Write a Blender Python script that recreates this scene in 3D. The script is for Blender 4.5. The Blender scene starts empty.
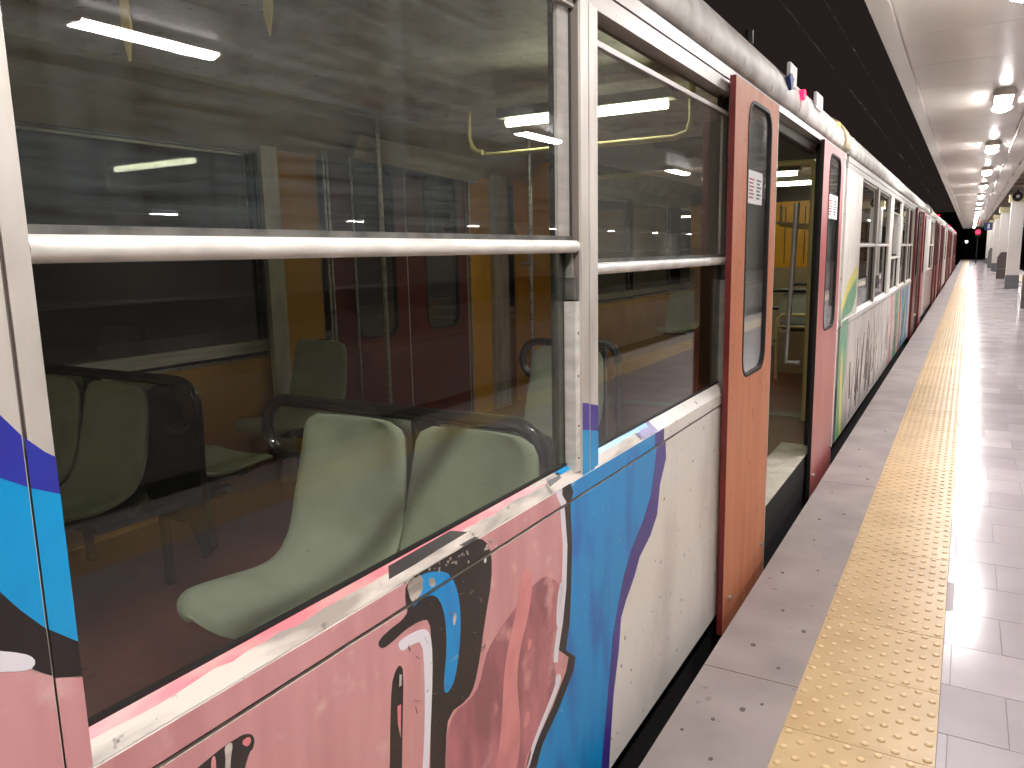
import bpy, bmesh, math, random
from mathutils import Vector, Matrix
random.seed(7)
C = bpy.context.scene.collection
PI = math.pi

# ------------------------------------------------------------------ camera
F_PX = 775.0
YAW, PITCH, ROLL = 0.530422, 0.165602, -0.020645
CAMZ = 1.5
cy, sy, cp, sp, cr, sr = (math.cos(YAW), math.sin(YAW), math.cos(PITCH), math.sin(PITCH), math.cos(ROLL), math.sin(ROLL))
FW = Vector((-sy * cp, cy * cp, -sp))
_r0 = Vector((cy, sy, 0)); _u0 = _r0.cross(FW)
RT = cr * _r0 + sr * _u0
UP = -sr * _r0 + cr * _u0
CAM = Vector((0, 0, CAMZ))
cd = bpy.data.cameras.new('camera'); cam = bpy.data.objects.new('camera', cd); C.objects.link(cam)
cd.sensor_width = 36; cd.lens = F_PX / 1024 * 36; cd.clip_start = 0.02; cd.clip_end = 400
cam.matrix_world = Matrix(((RT.x, UP.x, -FW.x, CAM.x), (RT.y, UP.y, -FW.y, CAM.y), (RT.z, UP.z, -FW.z, CAM.z), (0, 0, 0, 1)))
bpy.context.scene.camera = cam

# ------------------------------------------------------------------ world, exposure
w = bpy.data.worlds.new('night'); bpy.context.scene.world = w; w.use_nodes = True
w.node_tree.nodes['Background'].inputs[0].default_value = (0.0042, 0.0030, 0.0028, 1)
w.node_tree.nodes['Background'].inputs[1].default_value = 1.0
vs = bpy.context.scene.view_settings
vs.view_transform = 'Standard'; vs.look = 'None'; vs.gamma = 1; vs.use_curve_mapping = False
vs.exposure = 2.15
LAMP_E = 32.0      # platform tubes
CAR_E = 6.0        # tubes inside the cars
cyc = bpy.context.scene.cycles
cyc.max_bounces = 10; cyc.transparent_max_bounces = 40; cyc.caustics_reflective = False; cyc.caustics_refractive = False
cyc.use_denoising = True
cyc.sample_clamp_indirect = 6

# ------------------------------------------------------------------ helpers
def pix(px, py, X=None, Z=None, Y=None):
    """point where the sight line of a photo pixel meets a plane of the place"""
    d = RT * (px - 512) / F_PX - UP * (py - 384) / F_PX + FW
    if X is not None: t = X / d.x
    elif Y is not None: t = Y / d.y
    else: t = (Z - CAMZ) / d.z
    return CAM + d * t

class MB:
    def __init__(s): s.v = []; s.f = []; s.m = []; s.s = []; s.mats = []
    def mi(s, mat):
        if mat is None: return 0
        if mat not in s.mats: s.mats.append(mat)
        return s.mats.index(mat)
    def add(s, vs_, fs, mat=None, smooth=False):
        b = len(s.v); k = s.mi(mat); s.v += [tuple(q) for q in vs_]
        for f in fs: s.f.append(tuple(b + i for i in f)); s.m.append(k); s.s.append(smooth)
    def box(s, x0, x1, y0, y1, z0, z1, mat=None):
        if x0 > x1: x0, x1 = x1, x0
        if y0 > y1: y0, y1 = y1, y0
        if z0 > z1: z0, z1 = z1, z0
        s.add([(x0,y0,z0),(x1,y0,z0),(x1,y1,z0),(x0,y1,z0),(x0,y0,z1),(x1,y0,z1),(x1,y1,z1),(x0,y1,z1)],
              [(3,2,1,0),(4,5,6,7),(0,1,5,4),(1,2,6,5),(2,3,7,6),(3,0,4,7)], mat)
    def run(s, prof, y0, y1, mat=None, smooth=False):
        """closed (x,z) profile swept along Y"""
        n = len(prof)
        vs_ = [(x, y0, z) for x, z in prof] + [(x, y1, z) for x, z in prof]
        fs = [(i, (i+1) % n, n + (i+1) % n, n + i) for i in range(n)]
        s.add(vs_, fs, mat, smooth); s.add(vs_, [tuple(range(n-1, -1, -1)), tuple(range(n, 2*n))], mat)
    def plate(s, pts, dirv, mat=None):
        n = len(pts); d = Vector(dirv)
        a = [Vector(p) for p in pts]; b = [p + d for p in a]
        s.add(a + b, [tuple(range(n-1, -1, -1)), tuple(range(n, 2*n))] + [(i, (i+1) % n, n + (i+1) % n, n + i) for i in range(n)], mat)
    def tube(s, path, r, mat=None, n=10, cap=True):
        P = [Vector(p) for p in path]; vs_ = []; 
        t0 = (P[1] - P[0]).normalized(); up = Vector((0,0,1)) if abs(t0.z) < .9 else Vector((1,0,0))
        nn = t0.cross(up).normalized()
        for i, p in enumerate(P):
            t = ((P[min(i+1, len(P)-1)] - p).normalized() + (p - P[max(i-1, 0)]).normalized()).normalized()
            nn = (nn - t * nn.dot(t)).normalized(); bb = t.cross(nn)
            for k in range(n):
                a = 2*PI*k/n; vs_.append(p + (nn*math.cos(a) + bb*math.sin(a)) * r)
        fs = [(i*n+k, i*n+(k+1) % n, (i+1)*n+(k+1) % n, (i+1)*n+k) for i in range(len(P)-1) for k in range(n)]
        s.add(vs_, fs, mat, True)
        if cap: s.add(vs_, [tuple(range(n-1,-1,-1)), tuple((len(P)-1)*n + k for k in range(n))], mat)
    def ring(s, outer, inner, x0, x1, mat=None):
        """frame between two (y,z) loops with the same count, thick from x0 to x1"""
        n = len(outer)
        vs_ = [(x0,y,z) for y,z in outer] + [(x0,y,z) for y,z in inner] + [(x1,y,z) for y,z in outer] + [(x1,y,z) for y,z in inner]
        fs = []
        for i in range(n):
            j = (i+1) % n
            fs += [(i,j,n+j,n+i), (2*n+i,3*n+i,3*n+j,2*n+j), (i,2*n+i,2*n+j,j), (n+i,n+j,3*n+j,3*n+i)]
        s.add(vs_, fs, mat)
    def build(s, name, mat=None, parent=None, loc=(0,0,0), bevel=0):
        me = bpy.data.meshes.new(name); me.from_pydata(s.v, [], s.f)
        mats = s.mats if s.mats else [mat]
        for q in mats: me.materials.append(q)
        for i, p in enumerate(me.polygons): p.material_index = s.m[i]; p.use_smooth = s.s[i]
        bm = bmesh.new(); bm.from_mesh(me); bmesh.ops.recalc_face_normals(bm, faces=bm.faces); bm.to_mesh(me); bm.free()
        me.update()
        o = bpy.data.objects.new(name, me); C.objects.link(o); o.location = loc
        if parent is not None: o.parent = parent
        if bevel:
            b = o.modifiers.new('bevel', 'BEVEL'); b.width = bevel; b.segments = 2; b.limit_method = 'ANGLE'
        return o

def tag(o, label=None, cat=None, group=None, kind=None):
    if label: o['label'] = label
    if cat: o['category'] = cat
    if group: o['group'] = group
    if kind: o['kind'] = kind
    return o
def empty(name, loc=(0,0,0), rz=0):
    o = bpy.data.objects.new(name, None); o.empty_display_size = .1; C.objects.link(o); o.location = loc; o.rotation_euler = (0,0,rz); return o
def copy_tree(o, parent=None, loc=None, rz=None, label=None, group=None):
    c = o.copy(); C.objects.link(c); c.parent = parent
    if loc is not None: c.location = loc
    if rz is not None: c.rotation_euler = (0,0,rz)
    if label: c['label'] = label
    if group: c['group'] = group
    for ch in list(o.children): copy_tree(ch, c)
    return c

# ------------------------------------------------------------------ materials
def lin(c): return tuple(((v/255)/12.92 if v/255 <= .04045 else ((v/255+.055)/1.055)**2.4) for v in c) + (1,)
def mat(name, rgb, rough=.5, metal=0, rgb2=None, scale=8, stretch=(1,1,1), lo=.4, hi=.7, bump=0, bscale=40, spec=.5, detail=5, coat=0, rgb3=None, scale3=30, lo3=.62, hi3=.7):
    m = bpy.data.materials.new(name); m.use_nodes = True; N = m.node_tree.nodes; L = m.node_tree.links
    b = N['Principled BSDF']; b.inputs['Base Color'].default_value = lin(rgb); b.inputs['Roughness'].default_value = rough
    b.inputs['Metallic'].default_value = metal; b.inputs['Specular IOR Level'].default_value = spec; b.inputs['Coat Weight'].default_value = coat
    g = N.new('ShaderNodeNewGeometry')
    def noise(sc, st, dt=5):
        mp = N.new('ShaderNodeMapping'); mp.inputs['Scale'].default_value = st; L.new(g.outputs['Position'], mp.inputs['Vector'])
        t = N.new('ShaderNodeTexNoise'); t.inputs['Scale'].default_value = sc; t.inputs['Detail'].default_value = dt; L.new(mp.outputs[0], t.inputs['Vector']); return t
    out = None
    if rgb2 is not None:
        t = noise(scale, stretch, detail); r = N.new('ShaderNodeMapRange'); r.inputs[1].default_value = lo; r.inputs[2].default_value = hi
        L.new(t.outputs['Fac'], r.inputs[0]); mx = N.new('ShaderNodeMix'); mx.data_type = 'RGBA'
        mx.inputs[6].default_value = lin(rgb); mx.inputs[7].default_value = lin(rgb2); L.new(r.outputs[0], mx.inputs[0]); out = mx.outputs[2]
        if rgb3 is not None:
            t = noise(scale3, (1,1,1), 8); r = N.new('ShaderNodeMapRange'); r.inputs[1].default_value = lo3; r.inputs[2].default_value = hi3
            L.new(t.outputs['Fac'], r.inputs[0]); m2 = N.new('ShaderNodeMix'); m2.data_type = 'RGBA'
            L.new(out, m2.inputs[6]); m2.inputs[7].default_value = lin(rgb3); L.new(r.outputs[0], m2.inputs[0]); out = m2.outputs[2]
        L.new(out, b.inputs['Base Color'])
    if bump:
        t = noise(bscale, (1,1,1), 4); bp = N.new('ShaderNodeBump'); bp.inputs['Strength'].default_value = bump; bp.inputs['Distance'].default_value = .002
        L.new(t.outputs['Fac'], bp.inputs['Height']); L.new(bp.outputs[0], b.inputs['Normal'])
    return m
def emis(name, rgb, e):
    m = bpy.data.materials.new(name); m.use_nodes = True; b = m.node_tree.nodes['Principled BSDF']
    b.inputs['Base Color'].default_value = lin(rgb); b.inputs['Emission Color'].default_value = lin(rgb); b.inputs['Emission Strength'].default_value = e
    return m
def glass(name, film=0.0, film_rgb=(150,155,150), streak=0.0, tint=(1,1,1), f0=.045, rough=.0):
    """thin pane: clear pass-through, Fresnel mirror, a dusty diffuse film"""
    m = bpy.data.materials.new(name); m.use_nodes = True; N = m.node_tree.nodes; L = m.node_tree.links; N.clear()
    out = N.new('ShaderNodeOutputMaterial'); g = N.new('ShaderNodeNewGeometry')
    d = N.new('ShaderNodeVectorMath'); d.operation = 'DOT_PRODUCT'; L.new(g.outputs['Normal'], d.inputs[0]); L.new(g.outputs['Incoming'], d.inputs[1])
    def mth(op, a, b=None):
        n = N.new('ShaderNodeMath'); n.operation = op
        for i, q in enumerate((a, b)):
            if q is None: continue
            if isinstance(q, (int, float)): n.inputs[i].default_value = q
            else: L.new(q, n.inputs[i])
        return n.outputs[0]
    a = mth('ABSOLUTE', d.outputs['Value']); a = mth('SUBTRACT', 1.0, a); a = mth('POWER', a, 5.0); a = mth('MULTIPLY', a, 1-f0); a = mth('ADD', a, f0)
    tr = N.new('ShaderNodeBsdfTransparent'); tr.inputs[0].default_value = (*tint, 1)
    gl = N.new('ShaderNodeBsdfGlossy'); gl.inputs['Roughness'].default_value = rough
    df = N.new('ShaderNodeBsdfDiffuse'); df.inputs[0].default_value = lin(film_rgb)
    m1 = N.new('ShaderNodeMixShader'); L.new(tr.outputs[0], m1.inputs[1]); L.new(df.outputs[0], m1.inputs[2])
    mp = N.new('ShaderNodeMapping'); mp.inputs['Scale'].default_value = (1, .9, 20); L.new(g.outputs['Position'], mp.inputs['Vector'])
    t = N.new('ShaderNodeTexNoise'); t.inputs['Scale'].default_value = 3.5; t.inputs['Detail'].default_value = 7; t.inputs['Roughness'].default_value = .65; L.new(mp.outputs[0], t.inputs['Vector'])
    mp2 = N.new('ShaderNodeMapping'); mp2.inputs['Scale'].default_value = (1, 14, .8); L.new(g.outputs['Position'], mp2.inputs['Vector'])
    t2 = N.new('ShaderNodeTexNoise'); t2.inputs['Scale'].default_value = 1.6; t2.inputs['Detail'].default_value = 3; L.new(mp2.outputs[0], t2.inputs['Vector'])  # vertical bands: pale column reflections painted into the film
    s = mth('SUBTRACT', t.outputs['Fac'], .5); s = mth('MULTIPLY', s, streak * 2.2)
    s2 = mth('SUBTRACT', t2.outputs['Fac'], .5); s2 = mth('MULTIPLY', s2, streak * 1.0)
    s = mth('ADD', s, s2); s = mth('ADD', s, film); s = mth('MAXIMUM', s, film * .25); L.new(s, m1.inputs[0])
    m2 = N.new('ShaderNodeMixShader'); L.new(a, m2.inputs[0]); L.new(m1.outputs[0], m2.inputs[1]); L.new(gl.outputs[0], m2.inputs[2])
    L.new(m2.outputs[0], out.inputs[0]); return m

M = {}
M['cream'] = mat('cream_enamel', (228,223,214), .38, rgb2=(204,197,188), scale=5, stretch=(1,1,.4), lo=.45, hi=.75, rgb3=(120,112,104), scale3=38, lo3=.66, hi3=.72)
M['alu'] = mat('brushed_aluminium', (205,203,198), .34, .75, rgb2=(160,157,150), scale=6, stretch=(1,.3,6))
M['alu_pale'] = mat('pale_anodised_frame', (214,208,198), .4, .25, rgb2=(180,172,162), scale=8, stretch=(1,1,.3))
M['alu_dull'] = mat('dull_grey_metal', (128,126,120), .45, .6, rgb2=(90,88,84), scale=20)
M['satin'] = mat('satin_aluminium', (182,179,172), .42, .35, rgb2=(176,172,165), scale=6, stretch=(1,.3,6))
M['rail_white'] = mat('pale_sash_rail', (226,222,214), .36, .15, rgb2=(200,195,188), scale=14, stretch=(1,1,3))
M['roof'] = mat('roof_paint', (212,210,204), .58, rgb2=(172,168,160), scale=6, stretch=(1,1,1), lo=.4, hi=.68, rgb3=(130,124,116), scale3=26, lo3=.64, hi3=.72)
M['pink'] = mat('pink_spray_paint', (208,150,150), .34, rgb2=(192,132,133), scale=5, stretch=(1,2.4,.5), lo=.4, hi=.68, rgb3=(218,176,172), scale3=16, lo3=.6, hi3=.78)
M['pink_hot'] = mat('bright_pink_paint', (226,122,130), .34, rgb2=(206,150,146), scale=14, stretch=(1,.6,3), lo=.45, hi=.6)
M['pink_light'] = mat('salmon_paint', (218,142,142), .34, rgb2=(205,128,128), scale=12)
M['mauve'] = mat('mauve_spray_paint', (196,124,128), .34, rgb2=(146,88,96), scale=4.5, stretch=(1,2,.8), lo=.38, hi=.62, rgb3=(205,150,148), scale3=11, lo3=.58, hi3=.7)
M['blue'] = mat('blue_spray_paint', (22,142,206), .36, spec=.35, rgb2=(40,106,184), scale=6, stretch=(1,1.6,.5), lo=.48, hi=.68, rgb3=(120,172,205), scale3=42, lo3=.66, hi3=.74)
M['cyan'] = mat('cyan_spray_paint', (14,150,208), .32, rgb2=(10,138,200), scale=6)
M['indigo'] = mat('indigo_spray_paint', (52,48,150), .32, rgb2=(40,60,160), scale=5)
M['violet'] = mat('violet_spray_paint', (66,48,142), .34, rgb2=(56,40,126), scale=8)
M['black'] = mat('black_spray_paint', (34,28,26), .4, rgb2=(46,38,36), scale=9, rgb3=(170,150,146), scale3=60, lo3=.73, hi3=.76)
M['white'] = mat('white_spray_paint', (228,224,230), .4)
M['worn'] = mat('worn_white_primer', (202,192,180), .5, rgb2=(150,140,130), scale=9, stretch=(1,.5,3), lo=.45, hi=.62, rgb3=(120,110,104), scale3=40, lo3=.66, hi3=.7)
M['rubber'] = mat('black_rubber', (22,20,19), .6)
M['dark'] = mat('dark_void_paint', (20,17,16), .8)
M['groove'] = mat('grimy_groove', (72,38,38), .8)
M['groove2'] = mat('shadowed_aluminium_channel', (120,112,104), .6)
M['leaf'] = mat('salmon_door_enamel', (206,134,98), .5, spec=.3, rgb2=(194,120,86), scale=4, stretch=(1,3,.3), lo=.4, hi=.7, rgb3=(160,82,66), scale3=22, lo3=.64, hi3=.75)
M['leaf_pink'] = mat('pink_door_enamel', (184,108,104), .34, rgb2=(166,88,86), scale=3, stretch=(1,2,.5))
M['maroon'] = mat('maroon_enamel', (112,36,34), .38, rgb2=(86,26,26), scale=7)
M['brown_int'] = mat('dark_brown_laminate', (70,46,38), .45, rgb2=(54,36,30), scale=4, stretch=(1,4,.4))
M['floor_int'] = mat('brown_car_floor', (122,66,50), .42, rgb2=(96,50,38), scale=3, lo=.35, hi=.65, rgb3=(70,40,32), scale3=20)
M['orange_int'] = mat('ochre_laminate', (200,148,66), .38, rgb2=(180,128,52), scale=3)
M['yellow_int'] = mat('yellow_laminate', (240,174,34), .36, rgb2=(226,158,26), scale=3)
M['beige_int'] = mat('beige_lining', (176,160,128), .45, rgb2=(156,142,112), scale=4)
M['ceil_int'] = mat('car_ceiling_lining', (128,126,116), .5, rgb2=(112,110,100), scale=3)
M['seat'] = mat('grey_green_fibreglass', (178,184,164), .36, rgb2=(160,166,148), scale=6, lo=.4, hi=.7, rgb3=(126,130,116), scale3=40, lo3=.68, hi3=.75)
M['blackpipe'] = mat('black_lacquered_tube', (26,24,23), .25, coat=.4)
M['yellowpipe'] = mat('cream_yellow_tube', (224,212,150), .3, coat=.3)
M['sticker'] = mat('white_paper_sticker', (226,226,226), .5)
M['ink'] = mat('printed_red_ink', (170,70,80), .5)
M['ink_dark'] = mat('printed_grey_ink', (90,90,100), .5)
M['coping'] = mat('grey_stone_coping', (158,146,143), .48, rgb2=(136,124,122), scale=3, lo=.35, hi=.7, bump=.25, bscale=160, rgb3=(92,82,80), scale3=11, lo3=.66, hi3=.74)
M['gum'] = mat('trodden_gum', (96,84,80), .7)
M['tactile'] = mat('yellow_tactile_tile', (208,178,132), .34, rgb2=(192,160,114), scale=4, lo=.4, hi=.7, bump=.15, bscale=120, rgb3=(150,118,88), scale3=22, lo3=.68, hi3=.75)
M['dome'] = mat('lit_dome_tops', (228,200,152), .3, rgb2=(214,182,132), scale=30)  # paler dome tops: their bright, lit look is put into the colour
M['joint'] = mat('dirty_joint', (112,88,80), .8)
M['tile'] = mat('lilac_grey_tile', (192,184,188), .15, rgb2=(178,170,174), scale=2.2, lo=.35, hi=.7, spec=.28, bump=.03, bscale=20)
M['tile2'] = mat('lilac_grey_tile_worn', (200,192,196), .18, rgb2=(186,178,182), scale=2.6, spec=.28, bump=.03, bscale=20)
M['grout'] = mat('grey_grout', (138,124,128), .5)
M['ceiling'] = mat('white_ceiling_panel', (206,200,194), .3, rgb2=(192,186,180), scale=.8)
M['beam'] = mat('raw_concrete_beam', (148,140,132), .7, rgb2=(112,104,98), scale=5, stretch=(2,1,2), bump=.4, bscale=12)
M['col'] = mat('white_column_tile', (214,210,204), .35)
M['dado'] = mat('grey_column_dado', (104,104,106), .4)
M['capital'] = mat('cream_capital', (196,188,150), .6)
M['bin'] = mat('brown_grey_bin', (92,82,80), .45)
M['pipe'] = mat('galvanised_conduit', (190,186,180), .35, .6)
M['pit'] = mat('track_pit_concrete', (46,40,38), .9, rgb2=(26,22,21), scale=3)
M['steel'] = mat('rail_steel', (110,98,90), .3, .9)
M['lamp'] = emis('platform_tube_glow', (255,251,250), LAMP_E)
M['lamp_car'] = emis('car_tube_glow', (248,250,212), CAR_E)
M['red_glow'] = emis('red_signal_glow', (255,20,50), 1.6)
M['amber'] = emis('amber_glow', (255,170,80), 1.0)
M['white_glow'] = emis('white_signal_glow', (255,250,240), 2.5)
M['sign_blue'] = mat('sign_blue', (38,66,128), .4)
M['glass_up'] = glass('dusty_upper_glass', film=.046, streak=.08, film_rgb=(140,152,150))
M['glass_up2'] = glass('very_dusty_upper_glass', film=.12, streak=.12, film_rgb=(150,152,142))
M['glass_low'] = glass('clear_lower_glass', film=.004, streak=.006, tint=(.88,.91,.86))
M['glass_plain'] = glass('door_glass', film=.03, streak=.03, tint=(.85,.88,.88), f0=.07)
M['glass_inner'] = glass('far_side_window_glass', film=.01, streak=.01, tint=(.8,.82,.82), f0=.025)
M['glass_far'] = glass('far_window_glass', film=.06, streak=.05, tint=(.8,.82,.82), f0=.08)

# ================================================================== SETTING: platform, pit, canopy
XE = -0.744          # platform edge
XY0, XY1 = -0.414, 0.012
Y0P, Y1P = -4.0, 96.0
s = MB(); s.box(XE, XY0, Y0P, Y1P, -.12, 0, M['coping'])
s.box(XE + .02, 2.63, Y0P, Y1P, -1.1, -.121, M['pit'])
yj = 2.62 - 2.6*2
gum = [(-.62,2.30),(-.50,2.46),(-.55,2.40),(-.66,3.6),(-.58,3.2),(-.47,3.05),(-.62,2.85),(-.52,3.7),(-.60,4.1),(-.52,4.6),(-.64,5.0),(-.48,5.4),(-.57,2.1),(-.69,2.2),(-.50,2.72),(-.62,6.2),(-.5,6.9),(-.63,4.45),(-.56,5.7)]
while yj < 60: s.box(XE - .0005, XY0, yj, yj + .004, -.05, .0006, M['joint']); yj += 2.6
for gx, gy in gum:
    rr = random.uniform(.006, .011); n = 9
    s.plate([(gx + rr*math.cos(2*PI*k/n)*random.uniform(.8,1.1), gy + rr*1.1*math.sin(2*PI*k/n), .0004) for k in range(n)], (0,0,.0012), M['gum'])
tag(s.build('trim_1'), 'worn grey stone coping along the platform edge with dark gum spots', kind='structure')

s = MB(); s.box(XY0, XY1, Y0P, Y1P, -.12, -.0035, M['joint'])
P_ = .433; k0 = -15
for k in range(k0, 216):
    ya = 2.368 + P_*k
    if ya > Y1P - .5: break
    s.box(XY0 + .001, XY1 - .001, ya + .0018, ya + P_ - .0018, -.003, .001 + random.uniform(0, .0012), M['tactile'])
def dome(s, x, y, lod):
    n, r, h = (10, .0125, .0055) if lod == 0 else ((8, .0125, .0055) if lod == 1 else (5, .0125, .0055))
    rings = [(1.1, -.1), (.78, .75), (.5, 1.0)] if lod < 2 else [(1.1, -.1), (.62, .95)]
    vs_ = [(x + r*q*math.cos(2*PI*i/n), y + r*q*math.sin(2*PI*i/n), .0015 + h*t) for q, t in rings for i in range(n)] + [(x, y, .0015 + h*1.04)]
    fs = [(j*n+i, j*n+(i+1) % n, (j+1)*n+(i+1) % n, (j+1)*n+i) for j in range(len(rings)-1) for i in range(n)]
    fs += [((len(rings)-1)*n+i, (len(rings)-1)*n+(i+1) % n, len(rings)*n) for i in range(n)]
    k_ = (len(rings)-2)*n; s.add(vs_, fs[:k_], M['tactile'], True); s.add(vs_, fs[k_:], M['dome'], True)
for k in range(-2, 70):
    ya = 2.368 + P_*k; lod = 0 if ya < 5 else (1 if ya < 11 else 2)
    for i in range(10):
        for j in range(5):
            dome(s, XY0 + .0215 + .0426*i, ya + .022 + .0866*j + (.0433 if i % 2 == 0 else 0), lod)
tag(s.build('floor_tactile_strip'), 'yellow tactile tile strip with rows of small domes', kind='structure')

s = MB(); s.box(XY1, 1.88, Y0P, Y1P, -.12, -.003, M['grout'])
RY, RX = .3175, .333
ya = 2.565 - RY*20; row = 0
while ya < Y1P - .4:
    far = ya > 34
    x = XY1 + (.027 if row % 2 else .19) - RX
    while x < 1.88:
        xa, xb = max(x, XY1), min(x + RX, 1.88)
        if xb - xa > .004:
            h = random.uniform(-.0006, .0004); t = random.uniform(-.0005, .0005)
            g_ = .0016
            s.add([(xa+g_,ya+g_,h-t),(xb-g_,ya+g_,h+t),(xb-g_,ya+RY-g_,h+t),(xa+g_,ya+RY-g_,h-t),
                   (xa+g_,ya+g_,-.004),(xb-g_,ya+g_,-.004),(xb-g_,ya+RY-g_,-.004),(xa+g_,ya+RY-g_,-.004)],
                  [(0,1,2,3),(4,5,1,0),(5,6,2,1),(6,7,3,2),(7,4,0,3)], M['tile'] if random.random() < .6 else M['tile2'])
        x += RX
    ya += RY; row += 1
tag(s.build('floor'), 'glossy lilac grey platform tiles laid in running bond', kind='structure')

s = MB(); s.box(1.88, 2.29, Y0P, Y1P, -.12, .001, M['tactile']); s.box(2.29, 2.65, Y0P, Y1P, -.12, 0, M['coping'])
tag(s.build('trim_4'), 'yellow strip and grey coping along the far edge of the platform', kind='structure')
s = MB(); s.box(2.61, 6.5, Y0P, Y1P + 30, -1.25, -1.1, M['pit']); tag(s.build('floor_second_pit'), 'dark second track bed beyond the platform', kind='structure')
s = MB(); s.box(6.5, 12, Y0P, Y1P, -1.1, 0, M['coping']); s.box(6.9, 7.3, Y0P, Y1P, 0, .002, M['tactile'])
tag(s.build('floor_third_platform'), 'dim platform across the second track, mirrored in the glass', kind='structure')
s = MB(); s.box(-9, XE + .02, Y0P, Y1P + 30, -1.25, -1.1, M['pit']); s.box(XE + .02, XE + .06, Y0P, Y1P, -1.1, -.122, M['pit'])
tag(s.build('floor_track_pit'), 'dark track bed below the platform edge', kind='structure')
for i, xr in enumerate((-1.48, -2.91)):
    s = MB(); s.run([(xr-.07,-1.1),(xr+.07,-1.1),(xr+.07,-1.08),(xr+.012,-1.06),(xr+.012,-.99),(xr+.035,-.98),(xr+.035,-.95),(xr-.035,-.95),(xr-.035,-.98),(xr-.012,-.99),(xr-.012,-1.06),(xr-.07,-1.08)], Y0P, Y1P + 20, M['steel'])
    tag(s.build('trim_%d' % (i+2)), 'steel running rail under the train', kind='structure')

# canopy
CZ = 3.2
s = MB()
s.box(-.74, -.60, Y0P, Y1P, CZ - .02, CZ + .22, M['ceiling'])
s.box(-.60, .98, Y0P, Y1P, CZ + .012, CZ + .22, M['ceiling'])
y = Y0P
while y < Y1P:                                              # slightly crowned panels between the cross seams
    s.run([(-.585, CZ + .004), (-.585, CZ + .012), (.98, CZ + .012), (.98, CZ + .004)], y + .004, min(y + 1.275, Y1P) - .004, M['ceiling'])
    y += 1.275
tag(s.build('ceiling'), 'white canopy soffit panels above the platform edge', kind='structure')
s = MB(); s.box(.98, 2.9, Y0P, Y1P, CZ + .06, CZ + .30, M['beam'])
for i in range(60): 
    yy = Y0P + 1.66*i; s.box(1.0, 2.88, yy, yy + .12, CZ - .02, CZ + .06, M['beam'])
tag(s.build('ceiling_beam'), 'rough grey concrete slab and ribs above the column line', kind='structure')
s = MB(); s.box(2.9, 4.64, Y0P, Y1P, CZ, CZ + .22, M['ceiling'])
tag(s.build('ceiling_far_side'), 'white canopy soffit on the far side of the platform', kind='structure')
# tunnel mouth and station end
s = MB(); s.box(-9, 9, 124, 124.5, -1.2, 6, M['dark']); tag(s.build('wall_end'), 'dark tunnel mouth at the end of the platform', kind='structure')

# platform lamps
def make_lamp():
    r = empty('ceiling_lamp')
    h = MB(); h.run([(-.09, 0), (-.10, -.03), (-.095, -.055), (.095, -.055), (.10, -.03), (.09, 0)], -.60, .60, M['alu_pale'])
    h.build('lamp_housing', parent=r)
    d = MB(); n = 8; prof = [(-.085*math.cos(PI*i/n), -.0555 - .045*math.sin(PI*i/n)) for i in range(0, n+1)]
    d.run(prof, -.57, .57, M['lamp'], True); d.build('diffuser', parent=r)
    for q in (-.60, .572):
        e = MB(); e.run([(-.10,-.01),(-.12,-.05),(-.09,-.08),(.09,-.08),(.12,-.05),(.10,-.01)], q + (.0 if q < 0 else .002), q + .028, M['alu_pale']); e.build('end_cap', parent=r)
    return r
proto = None
ys = [.9 - 5.1] + [.9 + 5.1*i for i in range(18)]
order = ['overhead just behind the viewer', 'above the viewer out of frame']
for i, y in enumerate(ys):
    if i < 2: lab = 'white tube lamp on platform canopy ' + order[i]
    elif i == 2: lab = 'white tube lamp cut by the top right corner of the picture'
    elif i == 3: lab = 'nearest fully visible glowing tube lamp under the platform canopy'
    elif i == 4: lab = 'second fully visible tube lamp under the platform canopy, beyond the nearest'
    elif i == 5: lab = 'third fully visible tube lamp under the platform canopy'
    elif i == 6: lab = 'fourth fully visible tube lamp under the platform canopy'
    else: lab = 'far tube lamp, one of the small lights merging into a glowing line under the canopy'
    if proto is None:
        proto = make_lamp(); o = proto
    else: o = copy_tree(proto)
    o.location = (.225, y, CZ + .004)
    tag(o, lab, 'lamp', 'tube lamps over the platform edge')
for i in range(12):
    o = copy_tree(proto, loc=(3.68, 3.95 + 6.15*i, CZ))
    tag(o, 'tube lamp on the far side of the platform, seen reflected in the train windows', 'lamp', 'tube lamps over the far platform side')
# second platform across the tracks (mirrored by the windows)
s = MB(); s.box(24.2, 27.5, 6, 90, 0, .0+.02, M['tile']); s.box(24.2, 27.5, 6, 90, -1.1, 0, M['pit']); tag(s.build('floor_opposite_platform'), 'opposite platform across the tracks', kind='structure')
s = MB(); s.box(24.2, 27.5, 6, 90, 3.4, 3.6, M['ceiling']); s.box(27.5, 27.8, 6, 90, 0, 3.6, M['beam']); tag(s.build('wall_opposite_platform'), 'canopy and back wall of the opposite platform', kind='structure')
for i in range(7):
    o = copy_tree(proto, loc=(25.4, 19.8 + 11*i, 3.39)); tag(o, 'tube lamp over the opposite platform, mirrored small in the train glass', 'lamp', 'tube lamps over the opposite platform')

# conduits
for i, (x, z) in enumerate(((.50, 3.15), (.80, 3.17))):
    s = MB(); s.tube([(x, Y0P, z), (x, 90, z)], .013, M['pipe'], 8)
    for k in range(30): s.box(x-.02, x+.02, 2+3*k, 2.03+3*k, z-.018, CZ+.003, M['pipe'])
    tag(s.build('cable_conduit'), ['pale conduit run nearest the lamps under the canopy', 'outer pale conduit run under the canopy beside the beam'][i], 'pipe')

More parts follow.
